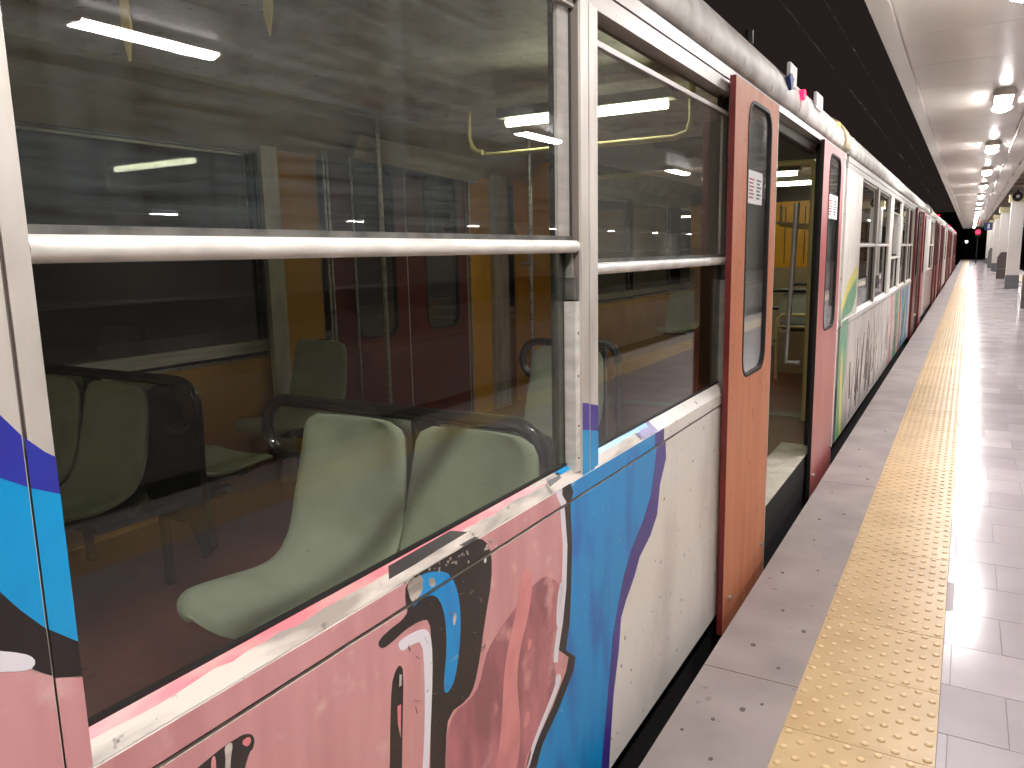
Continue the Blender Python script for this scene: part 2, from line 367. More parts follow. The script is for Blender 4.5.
# columns, bins
for i, yc in enumerate((31.6, 41.9, 52.2, 62.5, 72.8)):
    r = empty('platform_column', (1.31, yc, 0))
    s = MB(); s.box(-.19, .19, 0, .45, .46, CZ - .30, M['col']); s.build('shaft', parent=r, bevel=.01)
    s = MB(); s.box(-.20, .20, -.01, .46, 0, .46, M['dado']); s.build('dado', parent=r, bevel=.006)
    s = MB(); s.box(-.26, .9, -.06, .5, CZ - .30, CZ - .06, M['capital']); s.build('capital', parent=r, bevel=.01)
    tag(r, ['nearest white square column with grey base and cream capital', 'second white square column, behind a dark bin', 'third white square column down the platform',
            'fourth white square column down the platform', 'farthest white square column down the platform'][i], 'column', 'columns along the platform')
def bin_(x, y, w_, h, lab, m):
    r = empty('litter_bin', (x, y, 0))
    s = MB(); s.plate([(-w_/2, 0, 0), (w_/2, 0, 0), (w_/2, 0, h), (-w_/2 + w_*.35, 0, h), (-w_/2, 0, h*.8)], (0, .4, 0), m); s.build('bin_body', parent=r, bevel=.01)
    s = MB(); s.box(-w_/2 - .006, w_/2 + .006, -.006, .406, h*.36, h*.39, M['alu_dull']); s.build('band', parent=r)
    tag(r, lab, 'bin')
bin_(1.26, 40.9, .36, 1.16, 'dark brown slant-topped bin standing before the second column', M['bin'])
bin_(1.19, 59.3, .30, 1.3, 'grey slant-topped bin standing far down among the columns', M['dado'])
bin_(1.31, 21.8, .36, .95, 'brown bin at the right edge of the picture, nearest of the bins', M['bin'])
# cluster of speaker and camera above the first column
r = empty('loudspeaker', (1.22, 30.3, CZ))
s = MB(); s.box(-.02, .02, -.02, .02, -.1, .03, M['rubber']); s.build('bracket', parent=r)
s = MB(); s.tube([(0,-.25,-.2),(0,-.22,-.2),(0,.05,-.2),(0,.1,-.2)], .15, M['rubber'], 16); s.build('horn', parent=r)
s = MB(); s.tube([(0,-.262,-.2),(0,-.251,-.2)], .05, M['alu'], 12); s.build('cone', parent=r)
tag(r, 'dark round loudspeaker hanging over the nearest column', 'loudspeaker')
# hanging blue sign
r = empty('hanging_sign', (.72, 45, 0))
s = MB(); s.box(-.17, .17, 0, .06, 2.2, 2.56, M['sign_blue']); s.build('sign_board', parent=r)
s = MB(); s.box(-.04, .05, -.004, 0, 2.27, 2.5, M['white']); s.build('white_mark', parent=r)
s = MB()
for q in (-.12, .12): s.tube([(q, .03, 2.56), (q, .03, CZ + .01)], .01, M['pipe'], 6)
s.build('hanger', parent=r)
tag(r, 'small blue sign with a white mark hanging down the platform', 'sign')
# signals
def signal(x, y, z, rr, m, lab, nm):
    r = empty(nm, (x, y, 0))
    s = MB(); s.tube([(0, .1, -1.1 if x < -.7 else 0), (0, .1, z)], .05, M['rubber'], 8); s.build('mast', parent=r)
    s = MB(); s.box(-.22, .22, .02, .22, z - .35, z + .4, M['rubber']); s.build('signal_head', parent=r)
    s = MB(); s.tube([(0, -.01, z), (0, .02, z)], rr, m, 16); s.build('lens', parent=r)
    tag(r, lab, 'signal')
signal(.491, 75, 2.53, .17, M['red_glow'], 'red signal lamp glowing at the far end of the platform', 'railway_signal')
signal(-.35, 97, 1.85, .12, M['white_glow'], 'small white light glowing in the dark tunnel beyond the platform', 'railway_signal')

# overhead line above the train
for i, (x, z) in enumerate(((-2.2, 4.5), (-2.0, 4.95))):
    s = MB(); s.tube([(x, Y0P, z), (x, 120, z)], .008, M['alu_dull'], 6); tag(s.build('overhead_wire'), ['lower contact wire above the train roof', 'upper catenary wire above the train roof'][i], 'wire')

# ================================================================== TRAIN
XP, XB, XG = -.840, -.836, -.872     # panel face, belt and post face, lower glass
XO = -3.60                           # far side of the cars
ZB0, ZB1, ZL0, ZL1 = .870, .880, .925, .957
ZM0, ZM1 = 1.500, 1.532
ZT = 2.095
def clip(poly, ax, val, keep_hi):
    out = []
    n = len(poly)
    for i in range(n):
        a, b = poly[i], poly[(i+1) % n]
        ia = (a[ax] >= val) == keep_hi; ib = (b[ax] >= val) == keep_hi
        if ia: out.append(a)
        if ia != ib:
            t = (val - a[ax]) / (b[ax] - a[ax]); out.append(tuple(a[k] + t*(b[k]-a[k]) for k in range(2)))
    return out
def smooth(pts, it=2):
    for _ in range(it):
        q = []
        for i in range(len(pts)):
            a, b = pts[i], pts[(i+1) % len(pts)]
            q += [(a[0]*.75+b[0]*.25, a[1]*.75+b[1]*.25), (a[0]*.25+b[0]*.75, a[1]*.25+b[1]*.75)]
        pts = q
    return pts
def patch(s, px, m, layer=1, X=XP, zr=None, yr=None, sm=0):
    """a coat of paint traced on the car side at plane X, cut to the z range of that member"""
    pts = smooth(px, sm) if sm else px
    yz = [(q.y, q.z) for q in (pix(a, b, X=X) for a, b in pts)]
    if zr:
        yz = clip(yz, 1, zr[0], True); yz = clip(yz, 1, zr[1], False) if yz else yz
    if yr and yz:
        yz = clip(yz, 0, yr[0], True); yz = clip(yz, 0, yr[1], False) if yz else yz
    if len(yz) < 3: return
    t = .00025*layer
    s.plate([(X, y, z) for y, z in yz], (t, 0, 0), m)
def patch_ledge(s, px, m, layer=1, sm=0):
    """same on the sloping ledge between (XB,ZL0) and (XG,ZL1)"""
    nx, nz = (ZL1 - ZL0), (XB - XG); ln = math.hypot(nx, nz); nrm = Vector((nx/ln, 0, nz/ln)); p0 = Vector((XB, 0, ZL0))
    out = []
    for a, b in (smooth(px, sm) if sm else px):
        d = RT*(a-512)/F_PX - UP*(b-384)/F_PX + FW
        t = (p0 - CAM).dot(nrm) / d.dot(nrm); q = CAM + d*t; out.append((q.y, q.z))
    out = clip(out, 1, ZL0 + .0005, True); out = clip(out, 1, ZL1 - .0005, False) if out else out
    if len(out) < 3: return
    k = (XG - XB) / (ZL1 - ZL0)
    s.plate([(XB + (z - ZL0)*k, y, z) for y, z in out], nrm * (.00025*layer), m)

PANEL_Z = (-.05, ZB0)
BELT_Z = (ZB1, ZL0)
def all_faces(sp_, sb, sl, px, m, layer=1, sm=0, faces='pbl'):
    if 'p' in faces: patch(sp_, px, m, layer, XP, PANEL_Z, (-3, 3.95), sm)
    if 'b' in faces: patch(sb, px, m, layer, XB, BELT_Z, (-3, 3.95), sm)
    if 'l' in faces: patch_ledge(sl, px, m, layer, sm)

def c6(pts): return [(300 + a/2.865, 500 + b/2.865) for a, b in pts]
def c7(pts): return [(180 + a/4.655, 620 + b/4.655) for a, b in pts]

def roof_profile(dx=0):
    a = [(-.848, 2.2), (-.832, 2.222), (-.828, 2.27), (-.842, 2.325), (-.885, 2.385), (-.99, 2.45), (-1.3, 2.53), (-1.75, 2.58), (-2.22, 2.60)]
    b = [(-4.44 - x, z) for x, z in reversed(a[:-1])]
    inn = [(XO + .06, 2.2), (XO + .25, 2.36), (-2.22, 2.45), (-1.1, 2.36), (-.90, 2.2)]
    return a + b + inn

def rrect(y0, y1, z0, z1, r, n=6):
    pts = []
    for cyy, czz, a0 in ((y1-r, z1-r, 0), (y0+r, z1-r, 90), (y0+r, z0+r, 180), (y1-r, z0+r, 270)):
        for i in range(n+1):
            a = math.radians(a0 + 90*i/n); pts.append((cyy + r*math.cos(a), czz + r*math.sin(a)))
    return pts
def orect(y0, y1, z0, z1, r, n=6):
    """outer rectangle loop with the same vertex count as rrect"""
    pts = []
    for (cyy, czz) in ((y1, z1), (y0, z1), (y0, z0), (y1, z0)):
        k = 0
        for i in range(n+1):
            pts.append((cyy, czz))
    # spread duplicates along the edges a little so faces stay valid
    return pts

def pane(name, x0, x1, y0, y1, z0, z1, m, parent):
    s = MB(); s.box(x0, x1, y0, y1, z0, z1, m); return s.build(name, parent=parent)

def window_unit(car, y0, y1, drop, near, gup, glow, side=1):
    """sliding window: fixed lower pane, upper sash with bright bottom rail, black gasket"""
    X = (lambda x: x) if side == 1 else (lambda x: -4.44 - x)
    bx = lambda s, xa, xb, *r: s.box(X(xa), X(xb), *r)
    s = MB()
    bx(s, XG - .006, XG + .003, y0, y1, ZL1 - .006, ZL1 + .004, M['rubber'])
    bx(s, XG - .012, XG + .006, y0, y0 + .008, ZL1, ZT, M['rubber'])
    bx(s, XG - .012, XG + .010, y1 - .006, y1, ZL1, ZT, M['rubber'])
    bx(s, XG - .018, XG - .006, y1 - .052, y1 - .006, ZL1, ZM0, M['alu_dull']); bx(s, XG - .018, XG - .005, y1 - .066, y1 - .052, ZL1, ZT, M['rubber'])
    f = s.build('window_frame', parent=car)
    if near:
        s = MB(); bx(s, -.874, -.8425, y1 - .026, y1 + .006, ZL1 - .018, ZM0 - .12, M['rail_white'])
        bx(s, -.874, -.848, y1 - .020, y1 + .004, ZM0 - .115, ZM0 - .06, M['alu_dull']); bx(s, -.874, -.856, y1 - .016, y1 - .004, ZM0 - .06, ZM0, M['alu'])
        for z in (.975, 1.06, 1.19, 1.30):
            s.tube([(X(-.8426), y1 - .010, z), (X(-.8415), y1 - .010, z)], .003, M['rubber'], 8)
        s.build('guide_rail', parent=f)
    g = MB(); bx(g, XG - .004, XG, y0 + .004, y1 - .004, ZL1 + .001, ZM0 + .01 , glow); g.build('lower_pane', parent=f)
    zt = ZT - drop
    g = MB(); bx(g, XG + .008, XG + .012, y0 + .006, y1 - .008, ZM1 - drop + .006, zt - .01, gup); g.build('upper_pane', parent=f)
    r = MB()
    n = 10; cx, cz, ra, rb = -.853, (ZM0 + ZM1)/2 - drop, .014, (ZM1 - ZM0)/2
    r.run([(X(cx + ra*math.cos(2*PI*i/n)), cz + rb*math.sin(2*PI*i/n)) for i in range(n)], y0 + .001, y1 - .001, M['rail_white'], True)
    bx(r, XG + .004, XG + .014, y0 + .001, y1 - .002, ZM1 - drop - .004, ZM1 - drop + .010, M['alu_dull'])
    r.build('sash_rail', parent=f)
    t = MB()
    bx(t, XG + .004, XG + .020, y0 + .002, y1 - .002, zt - .018, zt - .004, M['satin'])
    bx(t, XG - .003, XG + .006, y1 - .066, y1 - .006, ZM1 - drop, zt - .004, M['alu_pale'])
    bx(t, XG + .003, XG + .014, y0 + .002, y0 + .010, ZM1 - drop, zt - .004, M['alu_dull'])
    t.build('sash_frame', parent=f)
    return f

def door_leaf(car, ya, yb, X0, X1, m, edge, near=False, sticker=None, z0=-.11, z1=2.15, fr=(.27, .165), trim=True):
    """sliding leaf hanging outside the car side, tall glass with round corners in a black gasket"""
    wy0, wy1, wz0, wz1 = ya + (yb-ya)*fr[0], yb - (yb-ya)*fr[1], .955, 2.10
    R_ = .095; n = 6
    inner = rrect(wy0, wy1, wz0, wz1, R_, n)
    s = MB(); 
    # leaf skin as a plate with a window hole: four blocks round the hole plus a corner ring
    for xa, xb, mm in ((X0, X1, m),):
        s.box(xa, xb, ya, wy0, z0, z1, mm); s.box(xa, xb, wy1, yb, z0, z1, mm)
        s.box(xa, xb, wy0, wy1, z0, wz0, mm); s.box(xa, xb, wy0, wy1, wz1, z1, mm)
        for (cyy, czz, sy_, sz_) in ((wy1, wz1, -1, -1), (wy0, wz1, 1, -1), (wy0, wz0, 1, 1), (wy1, wz0, -1, 1)):
            arc = [(cyy + sy_*(R_ - R_*math.sin(PI/2*i/n)), czz + sz_*(R_ - R_*math.cos(PI/2*i/n))) for i in range(n+1)]
            s.plate([(xa, cyy, czz)] + [(xa, a, b) for a, b in arc], (xb - xa, 0, 0), mm)
    s.box(X0 - .001, X0 + (X1-X0)*.97, ya - .003, ya, z0, z1, edge); s.box(X0, X1 + .001, yb, yb + (.010 if trim else .003), z0, z1, M['alu_pale'])
    leaf = s.build('door_leaf', parent=car)
    s = MB(); inn2 = rrect(wy0+.013, wy1-.013, wz0+.013, wz1-.013, R_-.012, n)
    s.ring(inner, inn2, X0 + .004, X1 + .003, M['rubber']); s.build('window_gasket', parent=leaf)
    g = MB(); xg = X0 + .012; g.plate([(xg, y, z) for y, z in inn2], (.004, 0, 0), M['glass_plain']); g.build('window_pane', parent=leaf)
    if near:
        p = MB()
        for zz in (-.02, ): p.tube([(X1, yb-.07, .06), (X1 + .012, yb-.07, .06)], .012, M['alu'], 8); p.build('bolt', parent=leaf)
        p = MB(); p.tube([(X1, ya+.1, .02), (X1 + .012, ya+.1, .02)], .012, M['alu'], 8); p.build('bolt', parent=leaf)
    if sticker:
        a, b, c_, d_ = sticker; p = MB(); xs = xg + .0045
        p.box(xs, xs + .0006, a, b, c_, d_, M['sticker'])
        hh = d_ - c_; ww = b - a
        for k in range(6):
            zz = c_ + hh*(.16 + .11*k); p.box(xs + .0006, xs + .0009, a + ww*.12, a + ww*(.45 if k % 2 else .38), zz, zz + hh*.05, M['ink'])
            p.box(xs + .0006, xs + .0009, a + ww*.6, a + ww*(.9 if k % 2 else .82), zz, zz + hh*.06, M['ink_dark'])
        p.build('notice', parent=leaf)
    return leaf

def car_shell(car, y0, y1, wins, doors, pan_m, label_near=False, drops=(), left_paint=None):
    """fixed shell of one car"""
    far = not label_near
    # solid runs of wall = everything that is not window or door
    doorspans = [(d[0], d[1]) for d in doors]
    def not_door(a, b):
        segs = [(a, b)]
        for d0, d1 in doorspans:
            new = []
            for p, q in segs:
                if d1 <= p or d0 >= q: new.append((p, q)); continue
                if p < d0: new.append((p, d0))
                if q > d1: new.append((d1, q))
            segs = new
        return segs
    def solid(a, b):
        segs = not_door(a, b)
        for w0, w1, *_ in wins:
            new = []
            for p, q in segs:
                if w1 <= p or w0 >= q: new.append((p, q)); continue
                if p < w0: new.append((p, w0))
                if q > w1: new.append((w1, q))
            segs = new
        return segs
    for side in (1, -1):
        X = (lambda x: x) if side == 1 else (lambda x: -4.44 - x)
        bx = lambda s, xa, xb, *r: s.box(X(xa), X(xb), *r)
        pm = pan_m if side == 1 else M['cream']
        s = MB()
        for a, b in not_door(y0, y1):
            s.run([(X(x), z) for x, z in ((XP - .03, -.06), (XP - .008, -.06), (XP, -.045), (XP, ZB0), (XP - .03, ZB0))], a, b, pm)
            bx(s, XP - .03, XP - .007, a, b, ZB0, ZB1, M['groove'] if label_near else M['dark'])
        if side == 1 and left_paint: left_paint['panel'](s)
        s.build('side_panel', parent=car)
        s = MB(); l = MB()
        for a, b in not_door(y0, y1):
            s.run([(X(x), z) for x, z in ((XP - .03, ZB1), (XB, ZB1), (XB, ZL0 - .003), (XB - .003, ZL0), (XP - .03, ZL0))], a, b, pm)
            l.run([(X(x), z) for x, z in ((XG - .004, ZL0 - .004), (XB - .002, ZL0), (XG, ZL1), (XG - .004, ZL1))], a, b, pm)
        if side == 1 and left_paint: left_paint['belt'](s); left_paint['ledge'](l)
        s.build('belt_rail', parent=car); l.build('window_ledge', parent=car)
        # posts
        for a, b in solid(y0, y1):
            s = MB(); wide = b - a > .2
            if wide and side == 1 and label_near and b < .5:
                bx(s, XP - .05, XB, a, b - .032, ZL0 - .002, ZT + .003, pm if False else M['cream']); bx(s, XP - .05, XB - .002, b - .030, b, ZL0 - .002, ZT + .003, M['cream']); bx(s, XP - .05, XB - .004, b - .033, b - .029, ZL0 - .002, ZT + .003, M['dark'])
            elif wide: bx(s, XP - .05, XP, a, b, ZL0 - .002, ZT + .003, M['cream'])
            else:
                w_ = b - a
                bx(s, XP - .05, XB - .007, a, b, ZL0 + .004, ZT + .003, M['groove2'])
                for f0, f1, dx in ((0, .40, 0), (.46, .70, 0), (.76, 1, .003)): bx(s, XB - .007, XB - dx, a + w_*f0, a + w_*f1, ZL0 + .004, ZT + .003, M['alu_pale'])
            if side == 1 and left_paint: left_paint['post'](s, a, b)
            s.build('window_post' if not wide else 'corner_post', parent=car)
        s = MB()
        for a, b in not_door(y0, y1):
            bx(s, XP - .05, XP, a, b, ZT, 2.142, M['satin']); bx(s, XP - .05, XP + .004, a, b, 2.145, 2.185, M['satin']); bx(s, XP - .05, XP - .006, a, b, 2.142, 2.145, M['rubber'])
        bx(s, XP - .05, XP - .012, y0, y1, 2.185, 2.203, M['dark'])
        s.build('cant_rail', parent=car)
        # inner lining
        s = MB(); Xi = -.892
        for a, b in not_door(y0, y1): bx(s, XP - .032, Xi, a, b, .17, ZL1 - .025, M['orange_int'])
        if side == -1:
            for a, b in not_door(y0, y1): bx(s, XG - .014, Xi - .05, a, b, ZL1 + .02, ZL1 + .085, M['alu'])
        for a, b in solid(y0, y1): bx(s, XP - .052, Xi, a, b, ZL1, ZT + .01, M['beige_int'])
        for a, b in [(y0, y1)]: bx(s, XP - .052, Xi - .03, a, b, ZT + .01, 2.24, M['ceil_int'])
        s.build('inner_lining', parent=car)
    s = MB(); s.run(roof_profile(), y0, y1, M['roof'], True)
    y = y0 + .6
    while y < y1: s.run([(-.846, 2.215), (-.830, 2.222), (-.826, 2.27), (-.840, 2.327), (-.883, 2.388), (-.99, 2.454), (-1.0, 2.44), (-.9, 2.37)], y, y + .012, M['roof']); y += 2.3
    s.build('roof', parent=car)
    s = MB(); s.box(XO + .03, XP - .03, y0, y1, .02, .17, M['floor_int']); s.box(XO + .4, -1.25, y0, y1, -.95, .02, M['dark']); s.box(XP-.06, XP - .03, y0, y1, -.5, .02, M['dark']); s.build('car_floor', parent=car)
    for d in doors:
        s = MB(); s.box(XP - .20, XP + .004, d[0], d[1], .170, .176, M['alu_pale'])
        yy = d[0]
        for k in range(7): s.box(XP - .19 + .027*k, XP - .176 + .027*k, d[0] + .01, d[1] - .01, .176, .179, M['alu_pale'])
        s.box(XP - .01, XP + .004, d[0], d[1], .02, .17, M['dark']); s.box(XP - .03, XP, d[0] - .06, d[1] + .04, -.3, .06, M['dark'])
        s.build('door_sill', parent=car)
        s = MB(); s.box(XP - .08, XP - .004, d[0], d[0] + .012, .17, ZT, M['alu_pale']); s.box(XP - .05, XP - .02, d[1] - .03, d[1] + .004, .17, 2.18, M['rubber']); s.box(XP - .02, XP, d[1] - .035, d[1], .17, 2.18, M['alu_dull'])
        s.box(XP - .05, XP + .004, d[0], d[1], 2.155, 2.185, M['alu']); s.box(XP - .10, XP - .06, d[0], d[1], 2.1, 2.185, M['rubber'])
        s.build('door_frame', parent=car)

# ---- paint on the near car
PINK_B = c6([(770,10),(775,130),(772,250),(768,350),(757,430),(785,450),(778,490),(740,590),(690,700),(672,768)])
VL = [(657,430),(657,445),(654,471),(651,494.6),(643,520.6),(631.6,549),(623.7,576),(618.7,601),(612.5,638),(609.5,676),(606,713),(602.5,751),(600,790)]
VR = [(664.5,415),(665,427),(666,458),(660,484),(657,515),(650,536),(639.5,557),(634.5,576),(626,600),(621,618),(618.7,651),(613.7,693),(611,731),(609,766),(607,790)]
pink_poly = [(563,470),(565,487)] + PINK_B + [(520,800),(400,900),(-400,1500),(-900,1300),(-600,900),(-300,640),(0,640),(90,640),(90,700)]
blue_poly = [(565,487)] + PINK_B + [(500,800),(560,900),(600,790)] + VL[::-1] + [(657,400),(600,440)]
violet_poly = VL + VR[::-1]
def panel_paint(s):
    P0 = lambda px, m, ly=1, sm=0: patch(s, px, m, ly, XP, PANEL_Z, (-3, 3.9), sm)
    yb = [pix(a, b, X=XP) for a, b in PINK_B]
    top = pix(566, 487, X=XP)
    loop = [(-2.9, ZB0 - .001), (top.y, ZB0 - .001)] + [(q.y, q.z) for q in yb] + [(1.32, -.04), (-2.9, -.04)]
    s.plate([(XP, y, z) for y, z in loop], (.0003, 0, 0), M['pink'])
    # darker mauve spray inside the pink field
    P0(c6([(690,215),(730,225),(752,262),(742,430),(726,470),(738,520),(700,620),(655,768),(640,900),(405,900),(418,620),(508,560),(532,440),(560,390),(600,330)]), M['mauve'], 2, 2)
    P0(c6([(640,180),(668,215),(655,330),(628,430),(620,520),(628,600),(632,690),(620,768),(600,900),(540,900),(560,768),(578,650),(583,500),(596,420),(618,330)]), M['pink_light'], 3, 2)
    for q in ([(655,395),(664,400),(660,425),(650,430)], [(648,600),(660,610),(650,650),(637,655)], [(655,715),(664,712),(650,768),(640,768)]):
        P0(c6(q), M['pink_light'], 4, 2)
    P0(blue_poly, M['blue'], 1)
    P0(violet_poly, M['violet'], 2)
    # black and white outline at the edge of the pink field
    Bk = PINK_B; out = []
    P0([(563.5,470)] + [(a - 5.5, b) for a, b in Bk] + [(a + 1.5, b) for a, b in reversed(Bk)] + [(567,470)], M['black'], 3)
    Wh = c6([(752,20),(760,130),(757,250),(747,350),(735,430),(733,465)])
    P0([(a - 2.6, b) for a, b in Wh] + [(a + 1.8, b) for a, b in reversed(Wh)], M['white'], 4)
    P0(c6([(746,236),(752,240),(750,270),(741,340),(737,372),(733,340),(738,270)]), M['white'], 4, 1)
    P0(c6([(734,498),(746,500),(747,515),(738,545),(715,600),(690,660),(668,720),(655,768),(645,768),(660,715),(684,650),(708,590),(731,530),(731,515)]), M['white'], 4, 1)
    graf(P0)
    # black stroke low at the left
    P0(c7([(40,720),(80,689),(150,630),(200,590),(270,545),(300,530),(335,530),(348,560),(338,602),(325,610),(300,689),(290,760),(40,860)]), M['black'], 2, 1)
    P0(c7([(205,590),(230,570),(245,575),(235,640),(232,720),(205,720),(212,650)]), M['worn'], 3, 1)
    P0(c7([(290,560),(320,540),(332,560),(315,590),(290,580)]), M['pink_hot'], 3, 1)
    P0(c7([(145,640),(165,630),(168,720),(142,720)]), M['pink_light'], 3, 1)
def nicks(P0):
    rn = random.Random(11)
    for k in range(46):                       # chipped paint along the lip of the black stroke
        t = rn.random(); x = 392 + 100*t + rn.uniform(-4, 4); y = 583 - 42*t + rn.uniform(-3, 10)*(.3 + rn.random())
        w_ = rn.uniform(.8, 2.6); h = rn.uniform(.8, 3.2)
        P0([(x, y), (x + w_, y - w_*.4), (x + w_*.8, y + h), (x + w_*.1, y + h*.8)], M['worn'], 6)
    for k in range(26):                       # small scratches further down
        x = rn.uniform(396, 486); y = rn.uniform(585, 720); l = rn.uniform(2, 7); a = rn.uniform(-1.2, 1.4)
        P0([(x, y), (x + l*math.cos(a), y + l*math.sin(a)), (x + l*math.cos(a) + .3, y + l*math.sin(a) + .5), (x + .2, y + .6)], M['groove2'], 6)
def graf(P0, faces='p'):
    nicks(P0)
    P0(c6([(303,238),(345,205),(400,170),(440,150),(500,108),(530,115),(548,150),(549,230),(530,340),(515,450),(500,530),(480,572),(425,612),(416,700),(414,900),(371,900),(374,640),(378,520),(377,420),(371,342),(342,346),(300,372),(262,408),(238,426),(224,420),(226,400),(262,366),(292,345),(310,318),(300,290)]), M['black'], 3, 1)
    P0(c6([(318,312),(345,270),(330,240),(345,212),(398,202),(430,212),(452,262),(460,340),(456,430),(443,515),(425,550),(413,552),(411,525),(420,420),(415,330),(398,282),(376,270),(345,284)]), M['blue'], 4, 1)
    P0(c6([(303,238),(330,222),(352,215),(350,262),(332,285),(318,296)]), M['worn'], 5, 1)
    P0(c6([(366,225),(384,222),(388,245),(372,250)]), M['worn'], 5, 1)
    P0(c6([(438,322),(448,322),(444,358),(437,358)]), M['worn'], 5, 1)
    P0(c6([(526,160),(534,160),(532,180),(526,180)]), M['white'], 5, 1)
    P0(c6([(278,412),(300,392),(345,370),(366,372),(377,405),(379,500),(374,640),(368,768),(362,900),(340,900),(351,768),(357,640),(356,500),(349,404),(318,414),(290,436)]), M['white'], 4, 1)
    P0(c6([(286,470),(296,490),(293,650),(291,768),(290,900),(250,900),(257,768),(258,650),(262,530),(272,490)]), M['black'], 4, 1)
    P0(c6([(284,500),(290,500),(289,530),(283,535)]), M['worn'], 5); P0(c6([(278,590),(288,585),(287,680),(279,640)]), M['pink_hot'], 5)
def belt_paint(s):
    P0 = lambda px, m, ly=1, sm=0: patch(s, px, m, ly, XB, BELT_Z, (-3, 3.9), sm)
    s.box(XB, XB + .0003, -2.9, pix(566, 492, X=XB).y, ZB1 + .0005, ZL0 - .002, M['pink'])
    a = pix(566, 485, X=XB).y; b = pix(655, 440, X=XB).y; c_ = pix(664, 430, X=XB).y
    s.box(XB, XB + .0003, a, b, ZB1 + .0005, ZL0 - .002, M['blue']); s.box(XB, XB + .0003, b, c_, ZB1 + .0005, ZL0 - .002, M['violet'])
    P0([(553,484),(558,470),(560,482),(567,505),(563,510),(558,500)], M['white'], 3)
    P0([(562,495),(562.5,470),(568,478),(573,492),(571,500),(568,505)], M['black'], 4)
    graf(P0)
def ledge_paint(s):
    # worn paint at the lip, bright pink along the glass
    k = (XG - XB) / (ZL1 - ZL0); nrm = Vector((ZL1-ZL0, 0, XB-XG)).normalized()
    def strip(y0, y1, f0, f1, m, layer, wob=.0):
        n = max(2, int((y1 - y0)/.03)); lo = []; hi = []
        for i in range(n+1):
            y = y0 + (y1-y0)*i/n
            a = f0 + random.uniform(-wob, wob); b = f1 + random.uniform(-wob, wob)
            for f, l in ((a, lo), (b, hi)):
                z = ZL0 + .0006 + (ZL1 - ZL0 - .001)*min(max(f, 0), 1); l.append((XB + (z-ZL0)*k, y, z))
        for i in range(n): s.plate([lo[i], lo[i+1], hi[i+1], hi[i]], nrm*(.00025*layer), m)
    strip(-2.9, 1.62, 0, 1, M['worn'], 1)
    strip(-2.9, 1.66, .62, 1, M['pink_hot'], 2, .07)
    a = pix(566, 478, X=XB).y; b = pix(655, 432, X=XB).y
    strip(1.60, b - .10, 0, 1, M['worn'], 1); strip(a, b, .62, 1, M['cyan'], 2, .06); strip(b - .12, b + .03, .0, 1, M['violet'], 1, 0); strip(a-.12, a, .7, 1, M['worn'], 3)
    patch_ledge(s, c6([(252,190),(430,88),(480,92),(400,140),(330,185),(255,228)]), M['black'], 3)
    patch_ledge(s, [(546,480),(558,472),(561,478),(550,487)], M['black'], 3)
    patch_ledge(s, c6([(455,130),(500,105),(535,115),(500,135)]), M['black'], 3)
def post_paint(s, a, b):
    if b < .5 and b > .3:
        X_ = XB; zr = (-.05 + ZL0, ZT)
        def Q(px, m, ly, sm=0):
            patch(s, px, m, ly, X_, (ZL0 - .002, ZT), (b - .40, b - .033), sm); patch(s, px, m, ly, X_ - .002, (ZL0 - .002, ZT), (b - .029, b), sm)
        Q([(-300,300),(-100,370),(0,415),(22,436),(45,452),(80,468),(90,478),(90,500),(60,494),(30,488),(0,478),(-60,452),(-300,380)], M['indigo'], 1)
        Q([(-300,380),(-60,452),(0,478),(30,488),(60,494),(90,500),(95,648),(77,641),(45,628),(20,610),(0,592),(-40,560),(-300,520)], M['cyan'], 2)
        Q([(-300,520),(-40,560),(0,592),(20,610),(45,628),(77,641),(95,648),(95,676),(80,676),(57,677),(40,672),(20,664),(0,655),(-100,640),(-300,640)], M['black'], 3)
        Q([(-60,640),(0,651),(14,652),(30,655),(36,662),(30,670),(10,672),(-60,672)], M['white'], 4, 1)
        Q([(-300,640),(-100,660),(0,660),(20,666),(40,673),(57,678),(80,677),(95,677),(100,900),(-300,900)], M['pink'], 2)
    elif .12 > b - a and 1.7 < a < 2:
        for X_, ya, yb in ((XB, a, a + (b-a)*.40), (XB, a + (b-a)*.46, a + (b-a)*.70), (XB - .003, a + (b-a)*.76, b)):
            patch(s, [(540,400),(587,403),(600,406),(640,400),(640,434),(600,431),(587,430),(540,430)], M['violet'], 1, X_, (ZL0, ZT), (ya, yb))
            patch(s, [(540,430),(587,430),(600,431),(640,434),(640,500),(540,500)], M['cyan'], 1, X_, (ZL0, ZT), (ya, yb))

def lab_car(i): return ['nearest train car, pink and blue graffiti side, open salmon doors', 'second train car with pale scribbled graffiti side', 'third train car with brown doors, smaller beyond the second',
                        'fourth train car far down the platform', 'last train car where the train meets the dark'][i]
car = tag(empty('train_car', (0,0,0)), lab_car(0), 'train car', 'cars of the train')
C1E = 6.42
w1 = [(-2.41, -1.085), (-.98, .345), (.452, 1.782), (1.888, 3.215)]
d1 = [(3.93, 5.46)]
car_shell(car, -3.0, C1E, w1, d1, M['cream'], True, left_paint={'panel': panel_paint, 'belt': belt_paint, 'ledge': ledge_paint, 'post': post_paint})
for i, (a, b) in enumerate(w1):
    window_unit(car, a, b, .058 if i == 3 else 0, True, M['glass_up2'] if i == 3 else M['glass_up'], M['glass_low'])
    window_unit(car, a, b, 0, False, M['glass_inner'], M['glass_inner'], side=-1)
door_leaf(car, 3.08, 3.835, -.822, -.800, M['leaf'], M['maroon'], True, (3.31, 3.58, 1.69, 1.825))
door_leaf(car, 5.17, 6.04, -.822, -.800, M['leaf_pink'], M['rubber'], True, (5.42, 5.84, 1.69, 1.845), trim=False)
